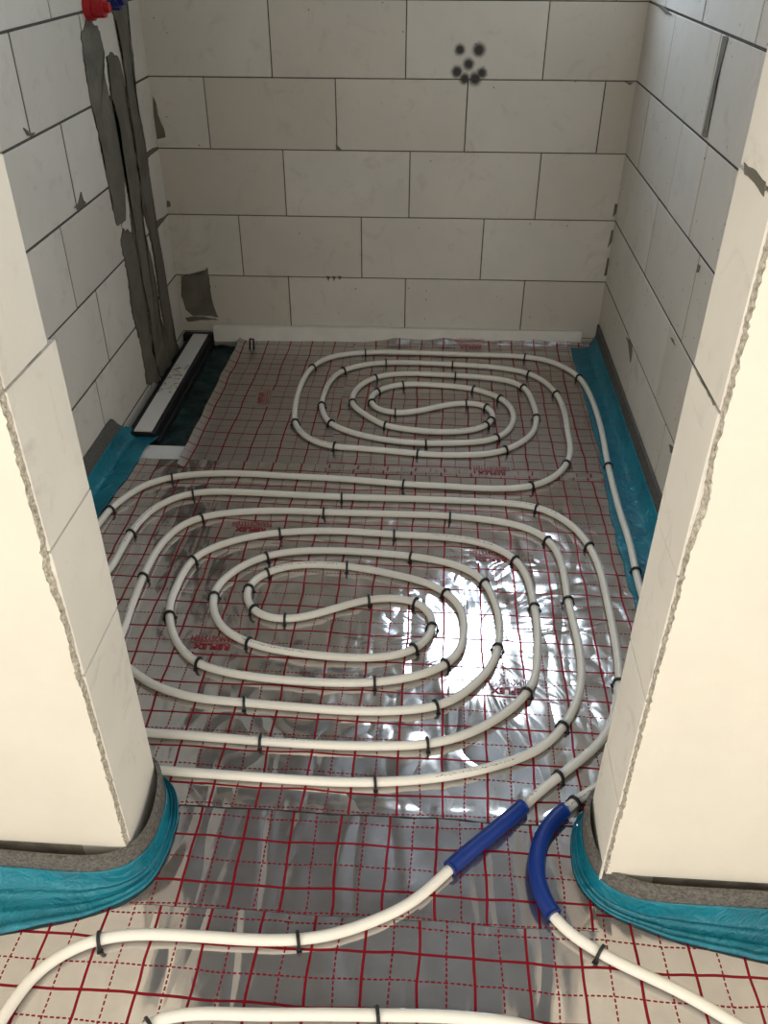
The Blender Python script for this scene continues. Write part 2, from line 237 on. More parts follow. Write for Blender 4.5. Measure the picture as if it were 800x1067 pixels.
def mat_foil(name, ox, oy, wrinkle=1.0, tint=(0.56, 0.535, 0.52), rough=0.12, turn=0.5, pucker=None, plain=()):
    m, nt, bs = new_mat(name)
    p = coords(nt)
    wn = node(nt, 'ShaderNodeTexNoise', {'Vector': p, 'Scale': 5.0, 'Detail': 2.0})
    off = node(nt, 'ShaderNodeVectorMath', {0: wn.outputs['Color'], 1: (0.5, 0.5, 0.5)}, operation='SUBTRACT').outputs[0]
    off = node(nt, 'ShaderNodeVectorMath', {0: off, 'Scale': 0.022}, operation='SCALE').outputs[0]
    q = node(nt, 'ShaderNodeVectorMath', {0: p, 1: off}, operation='ADD').outputs[0]
    s = node(nt, 'ShaderNodeSeparateXYZ', {0: q})
    def lines(c, along, o):
        u = math_(nt, 'DIVIDE', math_(nt, 'SUBTRACT', c, o), 0.1)
        solid = math_(nt, 'LESS_THAN', math_(nt, 'ABSOLUTE', math_(nt, 'SUBTRACT', math_(nt, 'FRACT', math_(nt, 'ADD', u, 0.5)), 0.5)), 0.026)
        dash = math_(nt, 'LESS_THAN', math_(nt, 'ABSOLUTE', math_(nt, 'SUBTRACT', math_(nt, 'FRACT', u), 0.5)), 0.016)
        gap = math_(nt, 'LESS_THAN', math_(nt, 'FRACT', math_(nt, 'DIVIDE', along, 0.0105)), 0.66)
        return math_(nt, 'MAXIMUM', solid, math_(nt, 'MULTIPLY', dash, gap))
    mask = math_(nt, 'MAXIMUM', lines(s.outputs[0], s.outputs[1], ox), lines(s.outputs[1], s.outputs[0], oy))
    # the printed grid leaves an empty field round each stamp of lettering
    for (bx, by, hw, hh) in plain:
        ins = math_(nt, 'MULTIPLY', math_(nt, 'LESS_THAN', math_(nt, 'ABSOLUTE', math_(nt, 'SUBTRACT', s.outputs[0], bx)), hw), math_(nt, 'LESS_THAN', math_(nt, 'ABSOLUTE', math_(nt, 'SUBTRACT', s.outputs[1], by)), hh))
        mask = math_(nt, 'MULTIPLY', mask, math_(nt, 'SUBTRACT', 1.0, ins))
    # crumpled film: broad billows, long creases, fine crackle
    a = tex_noise(nt, p, 4.0, 0.5, 0.5, 0.3)
    st = node(nt, 'ShaderNodeMapping', {'Vector': p, 'Rotation': (0, 0, turn), 'Scale': (1.0, 0.22, 1.0)}).outputs[0]
    b = tex_noise(nt, st, 12, 0.8, 0.45, 0.35)
    ridge = math_(nt, 'POWER', math_(nt, 'ABSOLUTE', math_(nt, 'SUBTRACT', b, 0.5)), 1.2)
    cr = tex_noise(nt, p, 24, 0.6, 0.5, 1.0)
    h = math_(nt, 'ADD', math_(nt, 'MULTIPLY', a, 1.1), math_(nt, 'ADD', math_(nt, 'MULTIPLY', ridge, 1.0 * wrinkle), math_(nt, 'MULTIPLY', cr, 0.02 * wrinkle)))
    if pucker:
        # creases fanning out from the middle of the coil, where the pipe was bent tightest
        sp = node(nt, 'ShaderNodeSeparateXYZ', {0: p})
        dx = math_(nt, 'SUBTRACT', sp.outputs[0], pucker[0])
        dy = math_(nt, 'SUBTRACT', sp.outputs[1], pucker[1])
        an = math_(nt, 'ARCTAN2', dy, math_(nt, 'ADD', dx, 0.0001))
        rr = math_(nt, 'SQRT', math_(nt, 'ADD', math_(nt, 'MULTIPLY', dx, dx), math_(nt, 'MULTIPLY', dy, dy)))
        cv = node(nt, 'ShaderNodeCombineXYZ', {0: math_(nt, 'MULTIPLY', math_(nt, 'SINE', an), 2.6), 1: math_(nt, 'MULTIPLY', math_(nt, 'COSINE', an), 2.6), 2: math_(nt, 'MULTIPLY', rr, 5.0)}).outputs[0]
        rad = tex_noise(nt, cv, 1.25, 1.0, 0.5, 0.9)
        rad = math_(nt, 'MULTIPLY', math_(nt, 'ABSOLUTE', math_(nt, 'SUBTRACT', rad, 0.5)), ramp(nt, rr, 0.05, 0.35))
        h = math_(nt, 'ADD', h, math_(nt, 'MULTIPLY', rad, 0.85))
    bump = node(nt, 'ShaderNodeBump', {'Height': h, 'Strength': 0.55, 'Distance': 0.02})
    nt.links.new(bump.outputs[0], bs.inputs['Normal'])
    smudge = tex_noise(nt, p, 16, 4, 0.6, 0.8)
    tone = mix_col(nt, ramp(nt, smudge, 0.3, 0.75), tuple(x * 0.9 for x in tint), tuple(x * 1.06 for x in tint))
    bs.inputs['Metallic'].default_value = 0.91
    bs.inputs['Roughness'].default_value = rough
    nt.links.new(tone, bs.inputs['Base Color'])
    bs.inputs['Coat Weight'].default_value = 0.3
    bs.inputs['Coat Roughness'].default_value = 0.06
    nt.links.new(bump.outputs[0], bs.inputs['Coat Normal'])
    pr = node(nt, 'ShaderNodeBsdfPrincipled', {'Base Color': (0.23, 0.006, 0.015, 1), 'Roughness': 0.42, 'Metallic': 0.45, 'Specular IOR Level': 0.25})
    nt.links.new(bump.outputs[0], pr.inputs['Normal'])
    mx = node(nt, 'ShaderNodeMixShader', {0: mask, 1: bs.outputs[0], 2: pr.outputs[0]})
    nt.links.new(mx.outputs[0], nt.nodes['Material Output'].inputs['Surface'])
    return m

def mat_pipe(name):
    m, nt, bs = new_mat(name)
    uv = node(nt, 'ShaderNodeUVMap', uv_map='run').outputs[0]
    s = node(nt, 'ShaderNodeSeparateXYZ', {0: uv})
    u, v = s.outputs[0], s.outputs[1]
    # fine dark ink marking printed along one side of the pipe
    band = math_(nt, 'LESS_THAN', math_(nt, 'ABSOLUTE', math_(nt, 'SUBTRACT', v, 0.30)), 0.032)
    part = math_(nt, 'LESS_THAN', math_(nt, 'FRACT', math_(nt, 'DIVIDE', u, 1.35)), 0.14)
    ink = math_(nt, 'GREATER_THAN', tex_noise(nt, node(nt, 'ShaderNodeMapping', {'Vector': uv, 'Scale': (220, 30, 1)}).outputs[0], 1.0, 1), 0.56)
    k = math_(nt, 'MULTIPLY', math_(nt, 'MULTIPLY', band, part), ink)
    c = mix_col(nt, k, (0.78, 0.745, 0.66), (0.12, 0.11, 0.10))
    nt.links.new(c, bs.inputs['Base Color'])
    bs.inputs['Roughness'].default_value = 0.38
    bs.inputs['Specular IOR Level'].default_value = 0.45
    bs.inputs['Subsurface Weight'].default_value = 0.0
    return m

BACK_ANG = math.radians(1.3417)
BACK_Y = 3.61
def back_pt(s, z, n=0.0):
    ca, sa = math.cos(BACK_ANG), math.sin(BACK_ANG)
    return Vector((s * ca + n * sa, BACK_Y + s * sa - n * ca, z))

M = {}
BLK = (0.675, 0.63, 0.555)
dot_r = [0.017, 0.020, 0.018, 0.018, 0.017, 0.020, 0.017]
M['block'] = mat_block('aerated_block', BLK)
M['block_pier_lit'] = mat_block('aerated_block_jamb_lit', (0.77, 0.735, 0.655), None, 0.1)  # paler copy of the wall block: the jambs' brighter light is in its colour
M['block_back'] = mat_block('aerated_block_sprayed', BLK, [((back_pt(u, z).x, back_pt(u, z).y), z, r) for (u, z), r in zip(PAINT_DOTS, dot_r)], 0.8)
M['mortar'] = mat_simple('joint_mortar', (0.085, 0.075, 0.062), 0.95, 30, 0.25, 0.5, 120)
M['pale_mortar'] = mat_simple('pale_joint_mortar', (0.40, 0.36, 0.30), 0.95, 30, 0.25, 0.5, 120)
M['smear'] = mat_simple('fresh_grey_mortar', (0.150, 0.136, 0.106), 0.85, 8, 0.22, 0.6, 45, 0.006, dist=0.6)
M['plaster'] = mat_simple('cream_plaster', (0.66, 0.62, 0.53), 0.85, 6, 0.03, 0.25, 60, 0.003, 0.2)
M['plaster_edge'] = mat_simple('crumbled_plaster_edge', (0.50, 0.46, 0.385), 0.95, 140, 0.45, 0.9, 260, 0.004, 0.2)
M['white_wall'] = mat_simple('front_room_plaster', (0.80, 0.76, 0.67), 0.9, 4, 0.03)
M['ceiling'] = mat_simple('ceiling_concrete', (0.30, 0.295, 0.285), 0.9, 5, 0.08)
M['slab'] = mat_simple('slab_concrete', (0.20, 0.20, 0.19), 0.9, 7, 0.2, 0.4, 40)
M['eps'] = mat_simple('white_polystyrene', (0.72, 0.70, 0.67), 0.85, 90, 0.05, 0.4, 160, 0.002)
M['strip'] = mat_simple('white_edge_board', (0.80, 0.77, 0.70), 0.75, 10, 0.06)
M['foam'] = mat_simple('grey_foam', (0.135, 0.125, 0.112), 0.95, 160, 0.5, 0.7, 220, 0.003, 0.15)
M['film'] = mat_film('teal_film')
M['pipe'] = mat_pipe('cream_pipe_plastic')
M['sleeve'] = mat_simple('blue_sleeve_plastic', (0.004, 0.028, 0.19), 0.42, 0, 0, 0.15, 90, 0.002)
M['clip'] = mat_simple('black_clip_plastic', (0.012, 0.012, 0.013), 0.45)
M['print'] = mat_simple('red_print', (0.30, 0.006, 0.016), 0.4)
M['black'] = mat_simple('black_drain_plastic', (0.012, 0.013, 0.014), 0.5, 20, 0.3)
M['membrane'] = mat_simple('green_black_membrane', (0.010, 0.035, 0.034), 0.45, 9, 0.75, 0.6, 16, 0.02, dist=1.0)
M['red_plug'] = mat_simple('red_plug_plastic', (0.42, 0.012, 0.018), 0.4)
M['blue_plug'] = mat_simple('blue_plug_plastic', (0.012, 0.022, 0.15), 0.4)
M['frame'] = mat_simple('white_window_frame', (0.75, 0.75, 0.75), 0.5)

def mat_cover():
    m, nt, bs = new_mat('white_cover_with_dirt')
    p = coords(nt)
    s = node(nt, 'ShaderNodeSeparateXYZ', {0: p})
    near = math_(nt, 'LESS_THAN', math_(nt, 'ABSOLUTE', math_(nt, 'SUBTRACT', s.outputs[1], 3.10)), 0.13)
    n = tex_noise(nt, p, 45, 5, 0.7)
    k = math_(nt, 'MULTIPLY', near, ramp(nt, n, 0.50, 0.66))
    c = mix_col(nt, k, (0.70, 0.66, 0.62), (0.16, 0.12, 0.09))
    nt.links.new(c, bs.inputs['Base Color'])
    bs.inputs['Roughness'].default_value = 0.6
    return m
M['cover'] = mat_cover()

# ---------------------------------------------------------------- walls of separate blocks
BLOCK_MESH = {}
def block_mesh(w, h, d, mat, ch=0.0012):
    key = (round(w, 3), round(h, 3), round(d, 3), mat.name)
    if key in BLOCK_MESH: return BLOCK_MESH[key]
    vs = [(0,0,-d),(w,0,-d),(w,h,-d),(0,h,-d),(0,0,-ch),(w,0,-ch),(w,h,-ch),(0,h,-ch),(ch,ch,0),(w-ch,ch,0),(w-ch,h-ch,0),(ch,h-ch,0)]
    fs = [(0,3,2,1),(0,1,5,4),(1,2,6,5),(2,3,7,6),(3,0,4,7),(4,5,9,8),(5,6,10,9),(6,7,11,10),(7,4,8,11),(8,9,10,11)]
    me = bpy.data.meshes.new('block')
    me.from_pydata(vs, [], fs)
    me.materials.append(mat)
    BLOCK_MESH[key] = me
    return me

class Frame:
    """a wall plane: u along the wall, v up, n out of its face"""
    def __init__(s, o, u, n):
        s.o, s.u, s.n = Vector(o), Vector(u).normalized(), Vector(n).normalized()
    def at(s, u, z, n=0.0):
        return s.o + s.u * u + s.n * n + Vector((0, 0, z))
    def mat(s, u, z, n=0.0):
        v = Vector((0, 0, 1))
        m = Matrix((s.u, v, s.n)).transposed().to_4x4()
        m.translation = s.at(u, z, n)
        return m

def place_block(fr, u0, u1, z0, z1, mat, parent, gap=0.004, vgap=0.004, d=0.06, proud=0.0):
    w = round(u1 - u0 - vgap, 3)
    me = block_mesh(w, z1 - z0 - gap, d, mat)
    o = bpy.data.objects.new('block', me)
    COL.objects.link(o)
    o.parent = parent
    o.matrix_world = fr.mat(u0 + (u1 - u0 - w) / 2, z0 + gap / 2, proud)
    return o

def smear(fr, pts, parent, name='mortar_smear_or_notch', t=0.003, mat=None, flip=False, rnd=0.0025):
    P2 = []
    n = len(pts)
    for i in range(n):
        a, b = Vector(pts[i]), Vector(pts[(i + 1) % n])
        k = max(1, int((b - a).length / 0.012))
        for j in range(k):
            q = a.lerp(b, j / k)
            d = rnd if (b - a).length > 0.03 else rnd * 0.3
            P2.append((q.x + random.uniform(-d, d), q.y + random.uniform(-d, d)))
    if flip: P2 = [(-u, v) for u, v in P2]
    ar = sum(P2[i][0] * P2[(i+1) % len(P2)][1] - P2[(i+1) % len(P2)][0] * P2[i][1] for i in range(len(P2)))
    if ar < 0: P2.reverse()
    me = bpy.data.meshes.new(name)
    bm = bmesh.new()
    lo = [bm.verts.new(fr.at(u, v, -0.002)) for u, v in P2]
    hi = [bm.verts.new(fr.at(u, v, t)) for u, v in P2]
    f = bm.faces.new(hi)
    L = len(P2)
    for i in range(L):
        bm.faces.new((lo[i], lo[(i+1) % L], hi[(i+1) % L], hi[i]))
    bmesh.ops.triangulate(bm, faces=[f])
    bm.to_mesh(me); bm.free()
    return link(name, me, mat or M['smear'], parent)

ZC = [-0.06, 0.029, 0.288, 0.547, 0.807, 1.066, 1.325, 1.584]
CEIL = 2.55
TOPZ = 1.584

# back wall -------------------------------------------------------
fb = Frame((0, BACK_Y, 0), (math.cos(BACK_ANG), math.sin(BACK_ANG), 0), (math.sin(BACK_ANG), -math.cos(BACK_ANG), 0))
def slab_in_frame(name, fr, rects, mat, parent=None, n0=-0.24, n1=-0.014):
    V, F = [], []
    for (u0, u1, z0, z1) in rects:
        k = len(V)
        for nn in (n0, n1):
            for (u, z) in ((u0, z0), (u1, z0), (u1, z1), (u0, z1)):
                V.append(fr.at(u, z, nn))
        F += [tuple(i + k for i in q) for q in ((0,3,2,1),(4,5,6,7),(0,1,5,4),(1,2,6,5),(2,3,7,6),(3,0,4,7))]
    return from_py(name, V, F, mat, parent)

wall_back = slab_in_frame('wall_back', fb, [(-1.37, 0.97, -0.06, TOPZ)], M['mortar'], None, -0.24, -0.004)
tag(wall_back, 'pale aerated block wall at the back with black sprayed dots', 'wall', kind='structure')
WX0, WX1, WZ0, WZ1 = 0.02, 0.70, 1.60, 2.30
slab_in_frame('upper_blockwork', fb, [(-1.37, 0.97, TOPZ, WZ0), (-1.37, 0.97, WZ1, CEIL), (-1.37, WX0, WZ0, WZ1), (WX1, 0.97, WZ0, WZ1)], M['block'], wall_back, -0.24, 0.0)
back_rows = [
    (0, [-0.64, -0.131, 0.383]), (1, [-0.64, -0.131, 0.383]), (2, [-0.834, -0.32, 0.19]), (3, [-0.631, -0.122, 0.398]),
    (4, [-0.920, -0.4135, 0.093, 0.612]), (5, [-0.654, -0.145, 0.373]), (6, [-0.92, -0.41, 0.10, 0.61])]
for r, js in back_rows:
    z0, z1 = ZC[r], ZC[r + 1]
    e = [-1.135] + js + [0.732]
    for a, b in zip(e[:-1], e[1:]):
        place_block(fb, a, b, z0, z1, M['block_back'], wall_back, proud=random.uniform(-0.0015, 0.0015))
for k, pts in SMEAR_BACK.items():
    smear(fb, pts, wall_back, t=0.0045 if k == 'patch' else 0.003, rnd=0.002 if k.startswith('patch') else 0.0008)

# left wall ---------------------------------------------------------
XL, XR = -1.13, 0.726
fl = Frame((XL, 0, 0), (0, 1, 0), (1, 0, 0))
wall_left = slab_in_frame('wall_left', fl, [(1.0, 3.70, -0.06, TOPZ)], M['mortar'], None, -0.24, -0.0022)
tag(wall_left, 'pale block wall with three grey mortar filled chases', 'wall', kind='structure')
slab_in_frame('upper_blockwork', fl, [(1.0, 3.70, TOPZ, CEIL)], M['block'], wall_left, -0.24, 0.0)
for r, js in [(0, [2.55, 3.06]), (1, [2.55, 3.06]), (2, [2.697, 3.207]), (3, [2.526, 3.036]), (4, [2.678, 3.19]), (5, [2.463, 2.973, 3.40]), (6, [2.756, 3.266])]:
    f0 = js[0]
    js = [y for y in (f0 - 1.53, f0 - 1.02, f0 - 0.51) if y > 1.16] + js
    e = [1.12] + js + [3.592]
    for a, b in zip(e[:-1], e[1:]):
        place_block(fl, a, b, ZC[r], ZC[r + 1], M['block'], wall_left, gap=0.0075, vgap=0.009, proud=random.uniform(-0.001, 0.001))
for i, (k, pts) in enumerate(SMEAR_LEFT.items()):
    big = k.startswith('s')
    smear(fl, pts, wall_left, name='mortar_chase' if big else 'mortar_smear_or_notch', t=0.003 + 0.0012 * i if big else 0.003, rnd=0.006 if big else 0.001)

# right wall --------------------------------------------------------
fr_ = Frame((XR, 0, 0), (0, -1, 0), (-1, 0, 0))
wall_right = slab_in_frame('wall_right', fr_, [(-3.75, -1.0, -0.06, TOPZ)], M['mortar'], None, -0.24, -0.0022)
tag(wall_right, 'pale block wall on the right with one thick dark mortar joint', 'wall', kind='structure')
slab_in_frame('upper_blockwork', fr_, [(-3.75, -1.0, TOPZ, CEIL)], M['block'], wall_right, -0.24, 0.0)
for r, js in [(0, [2.377, 2.92]), (1, [2.377, 2.92]), (2, [2.541, 3.062]), (3, [2.40, 2.976]), (4, [2.537, 2.842, 3.36]), (5, [2.618, 3.165]), (6, [2.837, 3.34])]:
    f0 = js[0]
    js = [y for y in (f0 - 1.53, f0 - 1.02, f0 - 0.51) if y > 1.16] + js
    e = [1.12] + js + [3.63]
    for a, b in zip(e[:-1], e[1:]):
        place_block(fr_, -b, -a, ZC[r], ZC[r + 1], M['block'], wall_right, gap=0.0075, vgap=0.009, proud=random.uniform(-0.001, 0.001))
for k, pts in SMEAR_RIGHT.items():
    smear(fr_, pts, wall_right, flip=True, rnd=0.001)

# the two piers of the doorway: block jambs with a plastered front ---
def pier(name, label, sgn, xj, yf, ybs, x_far):
    # sgn = +1: jamb looks towards +x (left pier)
    lo, hi = min(xj - sgn * 0.006, x_far), max(xj - sgn * 0.006, x_far)
    V, F = box_data(lo, hi, yf + 0.006, 1.10, -0.06, CEIL)
    w = from_py(name, V, F, M['pale_mortar'])
    tag(w, label, 'wall', kind='structure')
    V, F = box_data(lo, hi, 1.05, 1.112, -0.06, CEIL)
    from_py('room_side_blockwork', V, F, M['block'], w)
    f = Frame((xj, 0, 0), (0, sgn, 0), (sgn, 0, 0))
    zs = [-0.06, 0.27, 0.540, 0.797, 1.062, 1.325, 1.585, 1.84, 2.10, 2.36, CEIL]
    for i in range(len(zs) - 1):
        yb = ybs[min(i, len(ybs) - 1)]
        a, b = yf + 0.002, yb
        if sgn < 0: a, b = -b, -a
        place_block(f, a, b, zs[i], zs[i + 1], M['block_pier_lit'], w, gap=0.0045, d=0.10, proud=random.uniform(-0.001, 0.001))
    # plaster coat on the front, its edge broken off raggedly along the corner
    nz_ = 420
    V, F = [], []
    z_lo, z_hi = 0.082, CEIL
    th = 0.008
    C = 8
    for i in range(nz_ + 1):
        z = z_lo + (z_hi - z_lo) * i / nz_
        big = max(0.0, nz(z * 6, 3.1 * sgn) - 0.12) * 0.022
        j = big * 0.5 + 0.0020 * abs(nz(z * 40, 7.7)) + 0.002 * random.random()
        xe = xj - sgn * (0.001 + j)
        xf = xe - sgn * (0.0015 + 0.004 * abs(nz(z * 90, 9.0)) + 0.5 * big + 0.0018 * random.random())
        row = [(x_far, yf - th, z), (xf, yf - th, z)]
        for c in range(1, C - 3):
            s = c / (C - 3)
            row.append((xf + (xe - xf) * s, yf - th * (1 - s) - 0.002 + 0.005 * random.random(), z + random.uniform(-0.002, 0.002)))
        row += [(xe, yf + 0.001, z), (xe, yf + 0.006, z), (x_far, yf + 0.006, z)]
        C_ = len(row)
        V += row
    for i in range(nz_):
        a, b = i * C_, (i + 1) * C_
        for k in range(C_ - 1):
            q = (a + k, a + k + 1, b + k + 1, b + k)
            F.append(q if sgn > 0 else tuple(reversed(q)))
    q = tuple([0] + list(range(C_ - 1, 0, -1)))
    F.append(q if sgn > 0 else tuple(reversed(q)))
    o = from_py('plaster_coat', V, F, M['plaster'], w)
    o.data.materials.append(M['plaster_edge'])
    for i in range(nz_):
        for k in range(1, C_ - 2):
            o.data.polygons[i * (C_ - 1) + k].material_index = 1
    return w, f

pier_l, f_jl = pier('wall_front_left', 'left doorway pier with cream plaster front and block jamb', 1, -0.553, 0.967, [1.145, 1.143, 1.146, 1.143, 1.118, 1.116, 1.112], -1.9)
pier_r, f_jr = pier('wall_front_right', 'right doorway pier with cream plaster front and ragged corner', -1, 0.361, 0.972, [1.124, 1.122, 1.124, 1.120, 1.115, 1.112, 1.103], 1.9)
smear(f_jr, [(-1.095, 1.331), (-1.05, 1.333), (-1.01, 1.331), (-1.005, 1.316), (-1.03, 1.319), (-1.085, 1.322)], pier_r, t=0.0012, rnd=0.002)  # dark patch standing in for the shaded recess of the open joint notch
smear(f_jr, [(-1.11, 1.0645), (-1.06, 1.0635), (-1.0, 1.0645), (-1.0, 1.0600), (-1.05, 1.0605), (-1.11, 1.0610)], pier_r, t=0.0008, rnd=0.0012)

# front room and lid -------------------------------------------------
V, F = boxes_data([(-2.1, -1.9, -2.7, -1.6, -0.06, CEIL), (-2.1, -1.9, -0.2, 1.0, -0.06, CEIL), (-2.1, -1.9, -1.6, -0.2, -0.06, 0.85), (-2.1, -1.9, -1.6, -0.2, 2.25, CEIL)])
tag(from_py('wall_near_left', V, F, M['white_wall']), 'cream plastered front room wall with a window, on the left', 'wall', kind='structure')
V, F = boxes_data([(1.9, 2.1, -2.7, -1.6, -0.06, CEIL), (1.9, 2.1, -0.2, 1.0, -0.06, CEIL), (1.9, 2.1, -1.6, -0.2, -0.06, 0.85), (1.9, 2.1, -1.6, -0.2, 2.25, CEIL)])
tag(from_py('wall_near_right', V, F, M['white_wall']), 'cream plastered front room wall with a window, on the right', 'wall', kind='structure')
V, F = boxes_data([(-1.9, -1.5, -2.7, -2.5, -0.06, CEIL), (0.5, 1.9, -2.7, -2.5, -0.06, CEIL), (-1.5, 0.5, -2.7, -2.5, -0.06, 0.85), (-1.5, 0.5, -2.7, -2.5, 2.25, CEIL)])
tag(from_py('wall_near_back', V, F, M['white_wall']), 'cream plastered wall with a wide window behind the viewer', 'wall', kind='structure')
V, F = boxes_data([(-2.1, 2.1, -2.7, 3.95, CEIL, CEIL + 0.15)])
tag(from_py('ceiling', V, F, M['ceiling']), 'bare concrete ceiling over both rooms', 'ceiling', kind='structure')
# window frames in the two openings
def window(name, label, x0, x1, y, z0, z1, t=0.05, mull=True):
    L = [(x0, x1, y, y + t, z0, z0 + t), (x0, x1, y, y + t, z1 - t, z1), (x0, x0 + t, y, y + t, z0 + t, z1 - t), (x1 - t, x1, y, y + t, z0 + t, z1 - t)]
    if mull: L.append(((x0 + x1) / 2 - t / 2, (x0 + x1) / 2 + t / 2, y, y + t, z0 + t, z1 - t))
    V, F = boxes_data(L)
    return tag(from_py(name, V, F, M['frame']), label, 'window', kind='structure')
window('window_1', 'small white window frame high in the back wall', WX0, WX1, BACK_Y + 0.21, WZ0, WZ1, 0.035, False)
for k, x in ((3, -2.05), (4, 2.0)):
    V, F = boxes_data([(x, x + 0.05, -1.6, -0.2, 0.85, 0.90), (x, x + 0.05, -1.6, -0.2, 2.20, 2.25), (x, x + 0.05, -1.6, -1.55, 0.90, 2.20), (x, x + 0.05, -0.25, -0.2, 0.90, 2.20), (x, x + 0.05, -0.925, -0.875, 0.90, 2.20)])
    tag(from_py('window_%d' % k, V, F, M['frame']), 'white window frame in the %s front room wall' % ('left' if x < 0 else 'right'), 'window', kind='structure')
window('window_2', 'wide white window frame behind the viewer', -1.5, 0.5, -2.62, 0.85, 2.25)

# floor ---------------------------------------------------------------
V, F = boxes_data([(-2.1, 2.1, -2.7, 3.95, -0.16, -0.055)])
floor = from_py('floor', V, F, M['slab'])
tag(floor, 'concrete slab carrying white insulation boards under the foil', 'floor', kind='structure')
for b in [(XL, XR, 1.112, 2.622), (-0.868, XR, 2.625, 3.62), (-1.9, 1.9, -2.5, 0.966), (-0.553, 0.361, 0.968, 1.110)]:
    box('insulation_board', (b[0], b[1], b[2], b[3], -0.055, -0.002), M['eps'], floor, 0.001)

# ---------------------------------------------------------------- printed foil sheets
def base_h(x, y):
    return 0.0016 * nz(x * 7, y * 7, 1.0) + 0.0008 * nz(x * 19, y * 19, 4.0)

def foil(label, x0, x1, y0, y1, lift, mat, step=0.0125, edge=None):
    nx, ny = max(2, int((x1 - x0) / step)), max(2, int((y1 - y0) / step))
    V, F = [], []
    for j in range(ny + 1):
        for i in range(nx + 1):
            x = x0 + (x1 - x0) * i / nx
            y = y0 + (y1 - y0) * j / ny
            ex = ey = 0.0
            if i in (0, nx): ex = 0.005 * nz(y * 8, x0)
            if j in (0, ny): ey = 0.006 * nz(x * 8, y0)
            z = 0.0005 + lift + 0.9 * (base_h(x, y) + 0.0016)
            if edge: z += edge(x, y)
            V.append((x + ex, y + ey, z))
    for j in range(ny):
        for i in range(nx):
            a = j * (nx + 1) + i
            F.append((a, a + 1, a + nx + 2, a + nx + 1))
    o = from_py('foil_sheet', V, F, mat, None, True)
    sol = o.modifiers.new('thickness', 'SOLIDIFY')
    sol.thickness = 0.0003
    sol.use_rim = False
    tag(o, label, 'foil', 'printed insulation foil sheets')
    return o

def edge_rear_left(x, y):
    a = max(0.0, 1 - (x + 0.868) / 0.045)
    b = max(0.0, (y - 3.535) / 0.03)
    return 0.016 * a * a + 0.005 * b * b * (1 + 0.7 * nz(x * 14, 2.0))
def edge_rear_right(x, y):
    b = max(0.0, (y - 3.553 - 0.03 * x) / 0.02)
    return 0.016 * min(b, 1.2) ** 1.5 * (1 + 0.5 * nz(x * 10, 5.0)) * min(1.0, max(0.15, (x + 0.33) / 0.15))
def edge_main(x, y):
    d = max(0.0, 1 - abs(y - 1.125) / 0.03)
    return 0.003 * d * (1 + nz(x * 25, 8.0)) + (0.0025 * max(0, (y - 2.49) / 0.03) * (1 + nz(x * 12, 3.0)))

def stamps(test):
    return [(x, y, 0.068, 0.032) if k == 'n' else (x, y, 0.032, 0.068) for k, x, y in PRINTS if test(x, y)]
st_main = stamps(lambda x, y: y < 2.47)
st_rl = stamps(lambda x, y: y > 2.47 and x < -0.35)
st_rr = stamps(lambda x, y: y > 2.47 and x > -0.35)
foil_front = foil('foil sheet with red grid spread across the foreground floor', -1.88, 1.85, -1.0, 0.955, 0.0, mat_foil('foil_front', 0.017, 0.027, 1.5, (0.57, 0.545, 0.53), turn=0.25), 0.02)
foil_sill = foil('foil sheet with red grid bridging the doorway threshold', -0.545, 0.355, 0.893, 1.150, 0.0009, mat_foil('foil_sill', 0.045, 0.047, 1.5, (0.50, 0.465, 0.455), turn=0.35))  # same foil, tint lowered to deepen the dark reflection at the threshold
foil_main = foil('shiny foil sheet with red grid under the large front coil', -1.06, 0.70, 1.118, 2.52, 0.0012, mat_foil('foil_main', 0.058, 0.074, 1.15, turn=-0.5, pucker=(0.12, 1.66), plain=st_main), edge=edge_main)
foil_rl = foil('dull foil sheet with curled edge beside the shower drain', -0.868, -0.34, 2.47, 3.565, 0.0006, mat_foil('foil_rear_left', 0.062, 0.02, 0.6, (0.47, 0.44, 0.42), 0.3, plain=st_rl), edge=edge_rear_left)  # foil tinted darker here: the rear room's dimness is in its colour
foil_rr = foil('foil sheet with red grid under the small rear coil', -0.355, 0.70, 2.475, 3.595, 0.0018, mat_foil('foil_rear_right', 0.045, 0.035, 0.8, (0.47, 0.44, 0.42), 0.26, plain=st_rr), edge=edge_rear_right)  # shaded copy of the foil, dimness put into its tint

# red printing on the foil
def text_mesh(body, size, bold):
    cu = bpy.data.curves.new('print_text', 'FONT')
    cu.body = body
    cu.size = size
    cu.align_x = 'CENTER'
    cu.extrude = 0.0
    if bold: cu.offset = size * 0.034
    tmp = bpy.data.objects.new('print_text', cu)
    COL.objects.link(tmp)
    dg = bpy.context.evaluated_depsgraph_get()
    me = bpy.data.meshes.new_from_object(tmp.evaluated_get(dg))
    bpy.data.objects.remove(tmp)
    bpy.data.curves.remove(cu)
    return me
t_big = text_mesh('REFLEX', 0.031, True)
t_small = text_mesh('TERMOSYSTEM', 0.0225, False)
w_big = max(v.co.x for v in t_big.vertices) - min(v.co.x for v in t_big.vertices)
w_small = max(v.co.x for v in t_small.vertices) - min(v.co.x for v in t_small.vertices)
pm = bpy.data.meshes.new('print')
bm = bmesh.new()
for me, w, wt, dy, sy in ((t_big, w_big, 0.096, 0.004, 0.85), (t_small, w_small, 0.125, -0.0275, 1.25)):
    k0 = len(bm.verts)
    bm.from_mesh(me)
    bm.verts.ensure_lookup_table()
    for v in bm.verts[k0:]:
        v.co = Vector((v.co.x * wt / w, v.co.y * sy + dy, 0))
bv = [bm.verts.new(p) for p in ((-0.064, -0.001, 0), (0.064, -0.001, 0), (0.064, -0.0032, 0), (-0.064, -0.0032, 0))]
bm.faces.new(list(reversed(bv)))
bmesh.ops.remove_doubles(bm, verts=bm.verts, dist=0.00001)
